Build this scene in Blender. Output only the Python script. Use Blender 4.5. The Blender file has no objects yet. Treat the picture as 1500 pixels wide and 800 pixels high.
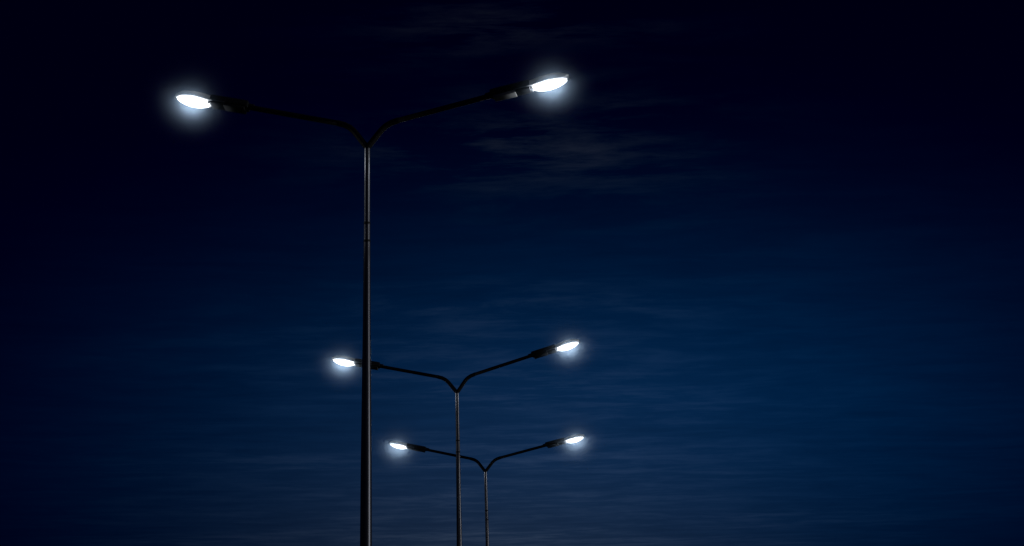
import bpy, bmesh, math, random
from mathutils import Vector, Matrix

random.seed(4)
sc = bpy.context.scene
COL = sc.collection

# ------------------------------------------------------------------ camera
PITCH, ROLL, FPX = 0.2492, 0.0164, 3004.0
CAM_Z = 1.6
cd = bpy.data.cameras.new('camera')
cam = bpy.data.objects.new('camera', cd)
COL.objects.link(cam)
cd.sensor_width = 36.0
cd.lens = 36.0 * FPX / 1500.0
cd.clip_start = 0.1
cd.clip_end = 20000
cam.matrix_world = (Matrix.Translation((0, 0, CAM_Z)) @ Matrix.Rotation(math.pi / 2 + PITCH, 4, 'X')
                    @ Matrix.Rotation(-ROLL, 4, 'Z'))
sc.camera = cam

# ------------------------------------------------------------------ render / exposure
sc.view_settings.view_transform = 'Standard'
sc.view_settings.look = 'None'
sc.view_settings.exposure = 0.0
sc.view_settings.gamma = 1.0
sc.view_settings.use_curve_mapping = False
cy = sc.cycles
cy.use_denoising = True
cy.use_adaptive_sampling = False
cy.max_bounces = 6
cy.volume_bounces = 0
cy.volume_step_rate = 0.4
cy.sample_clamp_indirect = 0.3
cy.sample_clamp_direct = 5.0


# ------------------------------------------------------------------ node helpers
class NT:
    def __init__(self, nt):
        self.nt = nt

    def node(self, typ, **kw):
        n = self.nt.nodes.new(typ)
        for k, v in kw.items():
            setattr(n, k, v)
        return n

    def plug(self, sock, v):
        if isinstance(v, bpy.types.NodeSocket):
            self.nt.links.new(v, sock)
        else:
            sock.default_value = v

    def math(self, op, a, b=None, c=None, clamp=False):
        n = self.node('ShaderNodeMath', operation=op, use_clamp=clamp)
        self.plug(n.inputs[0], a)
        if b is not None:
            self.plug(n.inputs[1], b)
        if c is not None:
            self.plug(n.inputs[2], c)
        return n.outputs[0]

    def comb(self, x, y, z):
        n = self.node('ShaderNodeCombineXYZ')
        for i, v in enumerate((x, y, z)):
            self.plug(n.inputs[i], v)
        return n.outputs[0]

    def noise(self, vec, scale, detail=4.0, rough=0.5, dist=0.0):
        n = self.node('ShaderNodeTexNoise')
        self.plug(n.inputs['Vector'], vec)
        n.inputs['Scale'].default_value = scale
        n.inputs['Detail'].default_value = detail
        n.inputs['Roughness'].default_value = rough
        n.inputs['Distortion'].default_value = dist
        return n.outputs['Fac']

    def vscale(self, col, fac):
        n = self.node('ShaderNodeVectorMath', operation='SCALE')
        self.plug(n.inputs[0], col)
        self.plug(n.inputs['Scale'], fac)
        return n.outputs[0]

    def vadd(self, a, b):
        n = self.node('ShaderNodeVectorMath', operation='ADD')
        self.plug(n.inputs[0], a)
        self.plug(n.inputs[1], b)
        return n.outputs[0]


# ------------------------------------------------------------------ night sky
SKY_LOW = (0.0128, 0.0140, 0.0090)     # grey-violet town glow near the horizon
SKY_BLUE = (0.0002, 0.0165, 0.0585)    # deep blue
SKY_BASE = (-0.0010, -0.0007, 0.0051)  # zenith
world = bpy.data.worlds.new('World')
sc.world = world
world.use_nodes = True
wt = world.node_tree
wt.nodes.clear()
N = NT(wt)
tc = N.node('ShaderNodeTexCoord')
sep = N.node('ShaderNodeSeparateXYZ')
wt.links.new(tc.outputs['Generated'], sep.inputs[0])
dx, dy, dz = sep.outputs
el = N.math('MULTIPLY', N.math('ARCSINE', dz), 57.29578)
az = N.math('MULTIPLY', N.math('ARCTAN2', dx, dy), 57.29578)


def lobe(a0, e0, sa, se):
    a = N.math('POWER', N.math('ABSOLUTE', N.math('DIVIDE', N.math('SUBTRACT', az, a0), sa)), 2.0)
    e = N.math('POWER', N.math('ABSOLUTE', N.math('DIVIDE', N.math('SUBTRACT', el, e0), se)), 2.0)
    return N.math('EXPONENT', N.math('MULTIPLY', N.math('ADD', a, e), -1.0))


g_blue = lobe(2.3, 9.95, 11.6, 5.2)
g_low = lobe(-0.3, 3.7, 7.3, 6.3)
# a thin layer of stratus / cirrus, laid out on a flat cloud deck above the ground
zc = N.math('MAXIMUM', dz, 0.05)
px = N.math('DIVIDE', dx, zc)
py = N.math('DIVIDE', dy, zc)
deck = N.comb(N.math('MULTIPLY', px, 0.42), py, 0.0)
warp = N.noise(deck, 2.3, 3.0, 0.5)
deck2 = N.comb(N.math('MULTIPLY', px, 0.46), N.math('ADD', py, N.math('MULTIPLY', warp, 0.28)), 0.3)
n_fine = N.noise(deck2, 9.0, 8.0, 0.66, 0.15)
n_big = N.noise(deck, 1.5, 4.0, 0.55, 0.3)
wisps = N.math('MULTIPLY', N.math('SUBTRACT', n_fine, 0.46, clamp=True), 3.4)
patch = N.math('MULTIPLY', N.math('SUBTRACT', n_big, 0.36, clamp=True), 4.0, clamp=True)
cloud = N.math('MULTIPLY', wisps, patch)
mod = N.math('ADD', 0.80, N.math('MULTIPLY', n_big, 0.40))
mod = N.math('MULTIPLY', mod, N.math('ADD', 0.62, N.math('MULTIPLY', n_fine, 0.76)))
sky = N.vadd(N.vscale(SKY_BLUE, g_blue), N.vscale(SKY_LOW, g_low))
sky = N.vscale(sky, mod)
sky = N.vadd(sky, SKY_BASE)
lit = N.math('ADD', N.math('MULTIPLY', g_low, 1.0), N.math('MULTIPLY', lobe(0.3, 17.0, 4.8, 6.5), 0.62))
sky = N.vadd(sky, N.vscale((0.0185, 0.0215, 0.0255), N.math('MULTIPLY', cloud, lit)))
bg = N.node('ShaderNodeBackground')
vmax = N.node('ShaderNodeVectorMath', operation='MAXIMUM')
wt.links.new(sky, vmax.inputs[0])
wt.links.new(vmax.outputs[0], bg.inputs['Color'])
bg.inputs['Strength'].default_value = 1.0
wo = N.node('ShaderNodeOutputWorld')
wt.links.new(bg.outputs[0], wo.inputs['Surface'])


# ------------------------------------------------------------------ added low light from the unseen right, for the pale pole stripes
md = bpy.data.lights.new('side_light', 'SUN')
md.energy = 0.18
md.angle = math.radians(0.53)
md.color = (0.93, 0.95, 1.0)
side_light = bpy.data.objects.new('side_light', md)
COL.objects.link(side_light)
side_light.rotation_euler = Vector((0.95, -0.25, 0.12)).to_track_quat('Z', 'Y').to_euler()


# ------------------------------------------------------------------ materials
def mat(name, col, rough=0.5, metal=0.0, vary=0.15, scale=14.0, bump=0.0, stretch=(1, 1, 1), spec=0.5):
    m = bpy.data.materials.new(name)
    m.use_nodes = True
    nt = m.node_tree
    n = NT(nt)
    b = nt.nodes['Principled BSDF']
    tcn = n.node('ShaderNodeTexCoord')
    mp = n.node('ShaderNodeMapping')
    nt.links.new(tcn.outputs['Object'], mp.inputs[0])
    mp.inputs['Scale'].default_value = stretch
    f = n.noise(mp.outputs[0], scale, 5.0, 0.6)
    k = n.math('ADD', 1.0 - vary, n.math('MULTIPLY', f, 2 * vary))
    c = n.vscale(col, k)
    nt.links.new(c, b.inputs['Base Color'])
    b.inputs['Metallic'].default_value = metal
    b.inputs['Specular IOR Level'].default_value = spec
    r = n.math('ADD', rough - 0.05, n.math('MULTIPLY', f, 0.10))
    nt.links.new(r, b.inputs['Roughness'])
    if bump:
        bp = n.node('ShaderNodeBump')
        bp.inputs['Strength'].default_value = bump
        bp.inputs['Distance'].default_value = 0.01
        nt.links.new(f, bp.inputs['Height'])
        nt.links.new(bp.outputs[0], b.inputs['Normal'])
    return m


LENS_EMISSION = 1.6      # the lit bowl itself
LENS_CLEAR = 0.5         # share of the bulb light that passes the bowl undiffused
CANOPY_CLEAR = 0.09      # share let up through the canopy, added to feed the glow above it
BULB_WATTS = 60.0
M = {
    'pole': mat('galvanised_pole', (0.22, 0.225, 0.25), 0.37, 0.85, 0.2, 9.0, 0.0, (1, 1, 0.2)),
    'arm': mat('dark_arm_paint', (0.022, 0.021, 0.022), 0.45, 0.0, 0.2, 9.0),
    'band': mat('dark_steel_band', (0.015, 0.015, 0.016), 0.6, 0.2, 0.2),
    'housing': mat('charcoal_housing', (0.035, 0.036, 0.040), 0.5, 0.0, 0.2, 18.0),
    'canopy': mat('light_grey_canopy', (0.30, 0.31, 0.33), 0.45, 0.0, 0.08, 10.0),
    'cover': mat('lit_gear_cover', (0.45, 0.46, 0.47), 0.5, 0.0, 0.1, 10.0),  # pale to stand for the light on the near right cover
    'asphalt': mat('asphalt', (0.050, 0.050, 0.052), 0.85, 0.0, 0.35, 40.0, 0.3),
    'paint': mat('road_paint', (0.70, 0.70, 0.68), 0.7, 0.0, 0.15, 8.0),
    'kerb': mat('kerb_concrete', (0.30, 0.29, 0.28), 0.85, 0.0, 0.2, 12.0, 0.2),
    'grass': mat('dry_grass_ground', (0.045, 0.060, 0.025), 0.95, 0.0, 0.5, 1.2, 0.4),
    'bolt': mat('zinc_bolt', (0.4, 0.4, 0.42), 0.4, 0.9, 0.1),
}
nt = M['canopy'].node_tree
cb = nt.nodes['Principled BSDF']
outer = cb.inputs['Base Color'].links[0].from_socket
geo = nt.nodes.new('ShaderNodeNewGeometry')       # shade put into the canopy's inside colour, so it glows less
cm = nt.nodes.new('ShaderNodeMix')
cm.data_type = 'RGBA'
nt.links.new(geo.outputs['Backfacing'], cm.inputs[0])
nt.links.new(outer, cm.inputs[6])
cm.inputs[7].default_value = (0.02, 0.02, 0.02, 1)
nt.links.new(cm.outputs[2], cb.inputs['Base Color'])
tr = nt.nodes.new('ShaderNodeBsdfTransparent')
mx = nt.nodes.new('ShaderNodeMixShader')
mx.inputs[0].default_value = CANOPY_CLEAR
nt.links.new(nt.nodes['Principled BSDF'].outputs[0], mx.inputs[1])
nt.links.new(tr.outputs[0], mx.inputs[2])
nt.links.new(mx.outputs[0], nt.nodes['Material Output'].inputs['Surface'])
lm = bpy.data.materials.new('lit_lens')
lm.use_nodes = True
nt = lm.node_tree
b = nt.nodes['Principled BSDF']
b.inputs['Base Color'].default_value = (0.04, 0.04, 0.04, 1)
b.inputs['Emission Color'].default_value = (0.90, 0.95, 1.0, 1)
b.inputs['Emission Strength'].default_value = LENS_EMISSION / (1 - LENS_CLEAR)
tr = nt.nodes.new('ShaderNodeBsdfTransparent')
mx = nt.nodes.new('ShaderNodeMixShader')
mx.inputs[0].default_value = LENS_CLEAR
nt.links.new(b.outputs[0], mx.inputs[1])
nt.links.new(tr.outputs[0], mx.inputs[2])
nt.links.new(mx.outputs[0], nt.nodes['Material Output'].inputs['Surface'])
lm.cycles.emission_sampling = 'NONE'     # the bulbs inside the bowl carry its light
M['lens'] = lm


# ------------------------------------------------------------------ mesh helpers
def make(name, bm, m, parent=None, smooth=None):
    me = bpy.data.meshes.new(name)
    bmesh.ops.recalc_face_normals(bm, faces=bm.faces)
    bm.to_mesh(me)
    bm.free()
    me.materials.append(M[m])
    if smooth is not None:
        for p in me.polygons:
            p.use_smooth = True
        me.set_sharp_from_angle(angle=math.radians(smooth))
    o = bpy.data.objects.new(name, me)
    COL.objects.link(o)
    if parent:
        o.parent = parent
    return o


def loft(rings, cap=True, closed=True):
    bm = bmesh.new()
    vs = [[bm.verts.new(p) for p in r] for r in rings]
    n = len(rings[0])
    for a, b_ in zip(vs, vs[1:]):
        for i in range(n if closed else n - 1):
            bm.faces.new((a[i], a[(i + 1) % n], b_[(i + 1) % n], b_[i]))
    if cap:
        bm.faces.new(vs[0])
        bm.faces.new(vs[-1])
    return bm


def lathe(prof, n=28):
    return loft([[(r * math.cos(2 * math.pi * i / n), r * math.sin(2 * math.pi * i / n), z)
                  for i in range(n)] for z, r in prof])


def tube_xz(path, n=18):
    """round tube along points (x, z, r) of the XZ plane"""
    rings = []
    for i, (x, z, r) in enumerate(path):
        a = path[max(i - 1, 0)]
        c = path[min(i + 1, len(path) - 1)]
        t = Vector((c[0] - a[0], 0, c[1] - a[1])).normalized()
        nn = Vector((-t.z, 0, t.x))
        bb = Vector((0, 1, 0))
        rings.append([Vector((x, 0, z)) + r * (math.cos(q) * nn + math.sin(q) * bb)
                      for q in [2 * math.pi * k / n for k in range(n)]])
    return loft(rings)


def box_bm(x0, x1, y0, y1, z0, z1, bev=0.0, taper=1.0):
    bm = bmesh.new()
    v = [bm.verts.new(p) for p in ((x0, y0, z0), (x1, y0 * taper, z0), (x1, y1 * taper, z0), (x0, y1, z0),
                                   (x0, y0, z1), (x1, y0 * taper, z1), (x1, y1 * taper, z1), (x0, y1, z1))]
    for f in ((0, 1, 2, 3), (4, 5, 6, 7), (0, 1, 5, 4), (1, 2, 6, 5), (2, 3, 7, 6), (3, 0, 4, 7)):
        bm.faces.new([v[i] for i in f])
    if bev:
        bmesh.ops.bevel(bm, geom=list(bm.edges), offset=bev, segments=2, affect='EDGES', profile=0.6)
    return bm


def merge(bm, other):
    me = bpy.data.meshes.new('tmp')
    other.to_mesh(me)
    other.free()
    bm.from_mesh(me)
    bpy.data.meshes.remove(me)
    return bm


def tag(o, **kw):
    for k, v in kw.items():
        o[k] = v
    return o


# ------------------------------------------------------------------ ground, road (all below the frame of the photograph)
LINE_A = Vector((-1.87, 25.67))
LINE_B = Vector((-0.79, 53.63))
ROAD_YAW = -math.atan2(LINE_B.x - LINE_A.x, LINE_B.y - LINE_A.y)
ROAD_AT = (LINE_A.x, LINE_A.y, 0.0)


def structure(name, bm, m, z=0.0, road=True, smooth=None):
    o = make(name, bm, m, smooth=smooth)
    if road:
        o.location = (ROAD_AT[0], ROAD_AT[1], z)
        o.rotation_euler = (0, 0, ROAD_YAW)
    tag(o, kind='structure')
    return o


def sheet(rects):
    bm = bmesh.new()
    for x0, x1, y0, y1 in rects:
        bm.faces.new([bm.verts.new(p) for p in ((x0, y0, 0), (x1, y0, 0), (x1, y1, 0), (x0, y1, 0))])
    return bm


structure('ground', sheet([(-4000, 4000, -4000, 4000)]), 'grass', 0.0, road=False)
structure('road', sheet([(-9.2, -1.0, -300, 900), (1.0, 9.2, -300, 900)]), 'asphalt', 0.006)
lines = []
for s in (-1, 1):
    for y in range(-120, 400, 12):
        lines.append((s * 5.1 - 0.06, s * 5.1 + 0.06, y, y + 4))
    for xx in (1.35, 8.75):
        lines.append((s * xx - 0.06, s * xx + 0.06, -300, 900))
structure('road_markings', sheet(lines), 'paint', 0.011)
kb = bmesh.new()
for s in (-1, 1):
    for xx in (1.0, 9.32):
        merge(kb, box_bm(s * xx - 0.07, s * xx + 0.07, -300, 900, -0.05, 0.13, 0.012))
structure('kerb', kb, 'kerb', 0.0)
structure('median', box_bm(-0.93, 0.93, -300, 900, -0.05, 0.12), 'grass', 0.0)

# ------------------------------------------------------------------ street lamps
FORK_Z = 9.9
POLE_TOP = FORK_Z - 0.02
POLE_PROF = [(0.0, 0.098), (1.2, 0.096), (2.4, 0.088), (4.9, 0.0735), (5.7, 0.069), (6.7, 0.0585), (7.5, 0.0500),
             (8.30, 0.0455), (8.595, 0.0440), (8.60, 0.0425), (8.83, 0.0420), (8.84, 0.0405), (9.4, 0.0385),
             (POLE_TOP - 0.01, 0.0375), (POLE_TOP, 0.034)]
ARM_PATH = [(-0.015, -0.055, 0.038), (0.02, -0.015, 0.040), (0.145, 0.150, 0.040), (0.190, 0.206, 0.040),
            (0.240, 0.252, 0.040), (0.310, 0.292, 0.040), (0.400, 0.322, 0.040), (0.412, 0.325, 0.040),
            (0.416, 0.326, 0.036), (1.0, 0.465, 0.0355), (1.68, 0.6265, 0.035)]
ARM_END = Vector((1.64, 0.0, 0.617))
HEAD_PITCH = math.atan2(0.8472 - 0.6252, 2.6834 - 1.6694)


def head_width(x):
    """plan half-width of the canopy at distance x along the head"""
    pts = [(0.48, 0.098), (0.54, 0.106), (0.60, 0.124), (0.68, 0.139), (0.76, 0.142), (0.84, 0.128), (0.91, 0.103),
           (0.965, 0.056), (1.0, 0.022), (1.015, 0.008)]
    for (a, va), (b_, vb) in zip(pts, pts[1:]):
        if x <= b_:
            t = (x - a) / (b_ - a)
            return va + (vb - va) * t
    return pts[-1][1]


def canopy_bm():
    rings = []
    xs = [0.50, 0.51, 0.54, 0.57, 0.60, 0.64, 0.68, 0.72, 0.76, 0.80, 0.84, 0.88, 0.92, 0.95, 0.975, 0.995, 1.01]
    for x in xs:
        w = head_width(x)
        t = (x - 0.5) / 0.51
        h = 0.055 + 0.022 * math.sin(math.pi * min(t * 0.9, 1)) - 0.030 * t ** 6
        lo = -0.030
        mid = 0.026 - 0.018 * t ** 6
        half = [(w * 0.86, lo), (w * 0.95, lo - 0.001), (w * 0.95, lo + 0.007), (w * 0.92, mid * 0.5), (w * 0.84, mid + (h - mid) * 0.30),
                (w * 0.66, mid + (h - mid) * 0.76), (w * 0.36, h * 0.975)]
        ring = [(x, y, z) for y, z in half] + [(x, 0, h)] + [(x, -y, z) for y, z in reversed(half)]
        rings.append(ring)
    return loft(rings, closed=False)          # open towards the lens, which fills the opening


def lens_bm():
    rings = []
    n = 12
    xs = [0.535 + 0.445 * (0.5 - 0.5 * math.cos(math.pi * k / 12)) for k in range(13)]
    for x in xs:
        t = (x - 0.535) / 0.445
        w = head_width(x) * 0.84 - 0.002
        bul = 0.022 * max(math.sin(math.pi * t), 0.0) ** 0.5
        dep = 0.004 + 0.070 * (max(math.sin(math.pi * min(t ** 0.85, 1.0)), 0.0)) ** 0.62
        if x in (xs[0], xs[-1]):
            dep = 0.004
        ring = []
        for k in range(n + 1):
            a = math.pi * k / n
            ring.append((x, (w + bul * math.sin(min(a, math.pi - a) * 2.6 if min(a, math.pi - a) < 0.6 else 1.56)) * math.cos(a),
                         -0.033 - dep * math.sin(a) ** 1.1))
        rings.append(ring)
    return loft(rings)


def make_head(parent):
    hb = box_bm(0.0, 0.515, -0.088, 0.088, -0.028, 0.058, 0.012, 1.10)
    merge(hb, tube_xz([(-0.07, 0.012, 0.040), (0.02, 0.012, 0.042)]))
    for k in range(7):                                      # cooling ribs on the back of the gear tray
        merge(hb, box_bm(0.07 + k * 0.055, 0.078 + k * 0.055, -0.075, 0.075, 0.055, 0.068, 0.002))
    head = make('lamp_head', hb, 'housing', parent, 40)
    make('canopy', canopy_bm(), 'canopy', head, 50)
    make('lens', lens_bm(), 'lens', head, 60)
    make('gear_cover', box_bm(0.030, 0.315, -0.080, 0.080, -0.070, -0.031, 0.008, 1.04), 'cover', head, 40)
    gp = box_bm(0.320, 0.500, -0.084, 0.084, -0.062, -0.031, 0.008, 1.04)
    for k in range(4):
        merge(gp, box_bm(0.34, 0.346, -0.06 + k * 0.036, -0.045 + k * 0.036, -0.066, -0.060))
    make('terminal_panel', gp, 'housing', head, 40)
    make('lit_seam', box_bm(0.30, 0.512, -0.0975, 0.0975, -0.0305, -0.0235, 0.002), 'canopy', head, 40)  # pale strip put in for a lit edge along the seam
    lb = box_bm(0.972, 1.018, -0.016, 0.016, -0.046, -0.024, 0.004)
    merge(lb, box_bm(1.005, 1.022, -0.012, 0.012, -0.040, 0.006, 0.003))
    make('latch', lb, 'housing', head, 40)
    make('hinge', box_bm(0.508, 0.534, -0.070, -0.045, -0.062, -0.030, 0.004), 'canopy', head, 40)
    make('hinge', box_bm(0.508, 0.534, 0.045, 0.070, -0.062, -0.030, 0.004), 'canopy', head, 40)
    for x in (0.755,):
        ld = bpy.data.lights.get('bulb')
        if ld is None:
            ld = bpy.data.lights.new('bulb', 'POINT')
            ld.energy = BULB_WATTS
            ld.shadow_soft_size = 0.035
            ld.color = (0.90, 0.95, 1.0)
        bo = bpy.data.objects.new('bulb', ld)
        COL.objects.link(bo)
        bo.parent = head
        bo.location = (x, 0, -0.062)
    return head


def head_matrix(side, tilt, roll):
    a = Matrix.Rotation(math.pi if side < 0 else 0, 4, 'Z') @ Matrix.Rotation(-tilt, 4, 'Y')
    return a, a @ Matrix.Translation(ARM_END) @ Matrix.Rotation(-HEAD_PITCH, 4, 'Y') @ Matrix.Rotation(roll, 4, 'X') @ Matrix.Diagonal((1.04, 1, 1, 1))


def make_lamp():
    root = bpy.data.objects.new('street_lamp', None)
    COL.objects.link(root)
    root.empty_display_size = 0.5
    pole = make('pole', lathe(POLE_PROF), 'pole', root, 50)
    for z in (8.592, 8.832):
        make('collar', lathe([(z - 0.013, 0.0470 if z < 8.7 else 0.0450), (z + 0.013, 0.0455 if z < 8.7 else 0.0435)]),
             'band', pole, 40)
    make('access_door', box_bm(-0.045, 0.045, -0.104, -0.088, 0.65, 1.05, 0.006), 'band', pole, 40)
    make('base_plate', box_bm(-0.19, 0.19, -0.19, 0.19, 0.10, 0.145, 0.005), 'pole', root, 40)
    for sx in (-1, 1):
        for sy in (-1, 1):
            nb = lathe([(0.143, 0.024), (0.168, 0.024), (0.170, 0.012), (0.195, 0.012)], 6)
            bmesh.ops.translate(nb, verts=nb.verts, vec=(sx * 0.145, sy * 0.145, 0))
            make('bolt', nb, 'bolt', root, 30)
    arm = make('arm', tube_xz(ARM_PATH), 'arm', root, 60)
    head = make_head(root)
    return root, arm, head


def copy_tree(o, parent):
    c = o.copy()
    COL.objects.link(c)
    c.parent = parent
    for ch in list(o.children):
        copy_tree(ch, c)
    return c


root0, arm0, head0 = make_lamp()
arm1 = arm0.copy()
COL.objects.link(arm1)
head1 = copy_tree(head0, root0)
for a_, s_ in ((arm0, 1), (arm1, -1)):
    a_['side'] = s_
head0['side'] = 1
head1['side'] = -1

# x, y, yaw, tilt of left arm, tilt of right arm, lean of the pole
LAMPS = [(-1.8714, 25.6712, -0.1726, 0.0167, -0.0379, 0.0019, 0.22, -0.04,
          'nearest and tallest street lamp, thick dark pole with two curved arms and lit heads'),
         (-1.2034, 42.6381, -0.0907, -0.0171, 0.0544, -0.0062, 0.20, -0.16,
          'middle street lamp, its left arm passing behind the tall nearest pole'),
         (-0.7861, 53.6255, -0.2555, 0.0155, -0.0316, -0.0152, 0.14, -0.12,
          'farthest and lowest looking street lamp, its left arm passing behind the middle pole')]
heads = []
roots = [root0, copy_tree(root0, None), copy_tree(root0, None)]
for root, (x, y, yaw, dl, dr, lean, rl, rr, label) in zip(roots, LAMPS):
    root.location = (x - lean * FORK_Z, y, 0)
    root.rotation_euler = (0, 0, yaw)
    tag(root, label=label, category='street lamp', group='double arm street lamps in a row')
    off = Matrix.Rotation(-yaw, 4, 'Z') @ Vector((lean * FORK_Z, 0, 0))
    top = Matrix.Translation(off + Vector((0, 0, FORK_Z)))
    for ch in root.children:
        kind = ch.name.split('.')[0]
        if kind == 'pole':
            ch.matrix_basis = Matrix.Rotation(-yaw, 4, 'Z') @ Matrix.Rotation(lean, 4, 'Y') @ Matrix.Rotation(yaw, 4, 'Z')
        elif kind in ('arm', 'lamp_head'):
            s = ch['side']
            A, Hm = head_matrix(s, dr if s > 0 else dl, rr if s > 0 else rl)
            ch.matrix_basis = top @ (A if kind == 'arm' else Hm)
            if kind == 'lamp_head':
                heads.append((root, ch, s))
for root, h, s in heads:
    for ch in h.children:
        if ch.name.startswith('gear_cover'):
            if root is root0 and s > 0:
                ch['label'] = 'cover under the housing, pale colour for the light on it'
            else:
                ch.material_slots[0].link = 'OBJECT'
                ch.material_slots[0].material = M['housing']  # the other covers get a dark colour in place of shade
for o in list(COL.objects):
    if 'side' in o:
        del o['side']

# ------------------------------------------------------------------ lens glow around the lamp heads, added as volumes
def volume_mat(name):
    m = bpy.data.materials.new(name)
    m.use_nodes = True
    m.node_tree.nodes.clear()
    n = NT(m.node_tree)
    v = n.node('ShaderNodeVolumePrincipled')
    out = n.node('ShaderNodeOutputMaterial')
    m.node_tree.links.new(v.outputs[0], out.inputs['Volume'])
    return m, n, v


# added scattering ball around each head, stands in for lens bloom
bpy.context.view_layer.update()
GLOW_R, GLOW_D = {root0: 0.98, roots[1]: 1.22, roots[2]: 1.40}, 1.20
M['glow_ball'], n, v = volume_mat('lens_glow')
tcm = n.node('ShaderNodeTexCoord')
ln = n.node('ShaderNodeVectorMath', operation='LENGTH')
n.nt.links.new(tcm.outputs['Object'], ln.inputs[0])
fall = n.math('SUBTRACT', 1.0, ln.outputs['Value'], clamp=True)
dens = n.math('MULTIPLY', n.math('POWER', fall, 6.5), GLOW_D)
n.nt.links.new(dens, v.inputs['Density'])
v.inputs['Color'].default_value = (0.58, 0.77, 1.0, 1)
for root, h, s in heads:
    bm = bmesh.new()
    bmesh.ops.create_icosphere(bm, subdivisions=3, radius=1.0)
    o = make('glow_ball', bm, 'glow_ball', smooth=180)
    o.location = (root.matrix_world @ h.matrix_basis) @ Vector((0.78, 0, 0.01))
    o.scale = (GLOW_R[root],) * 3
    tag(o, kind='stuff')
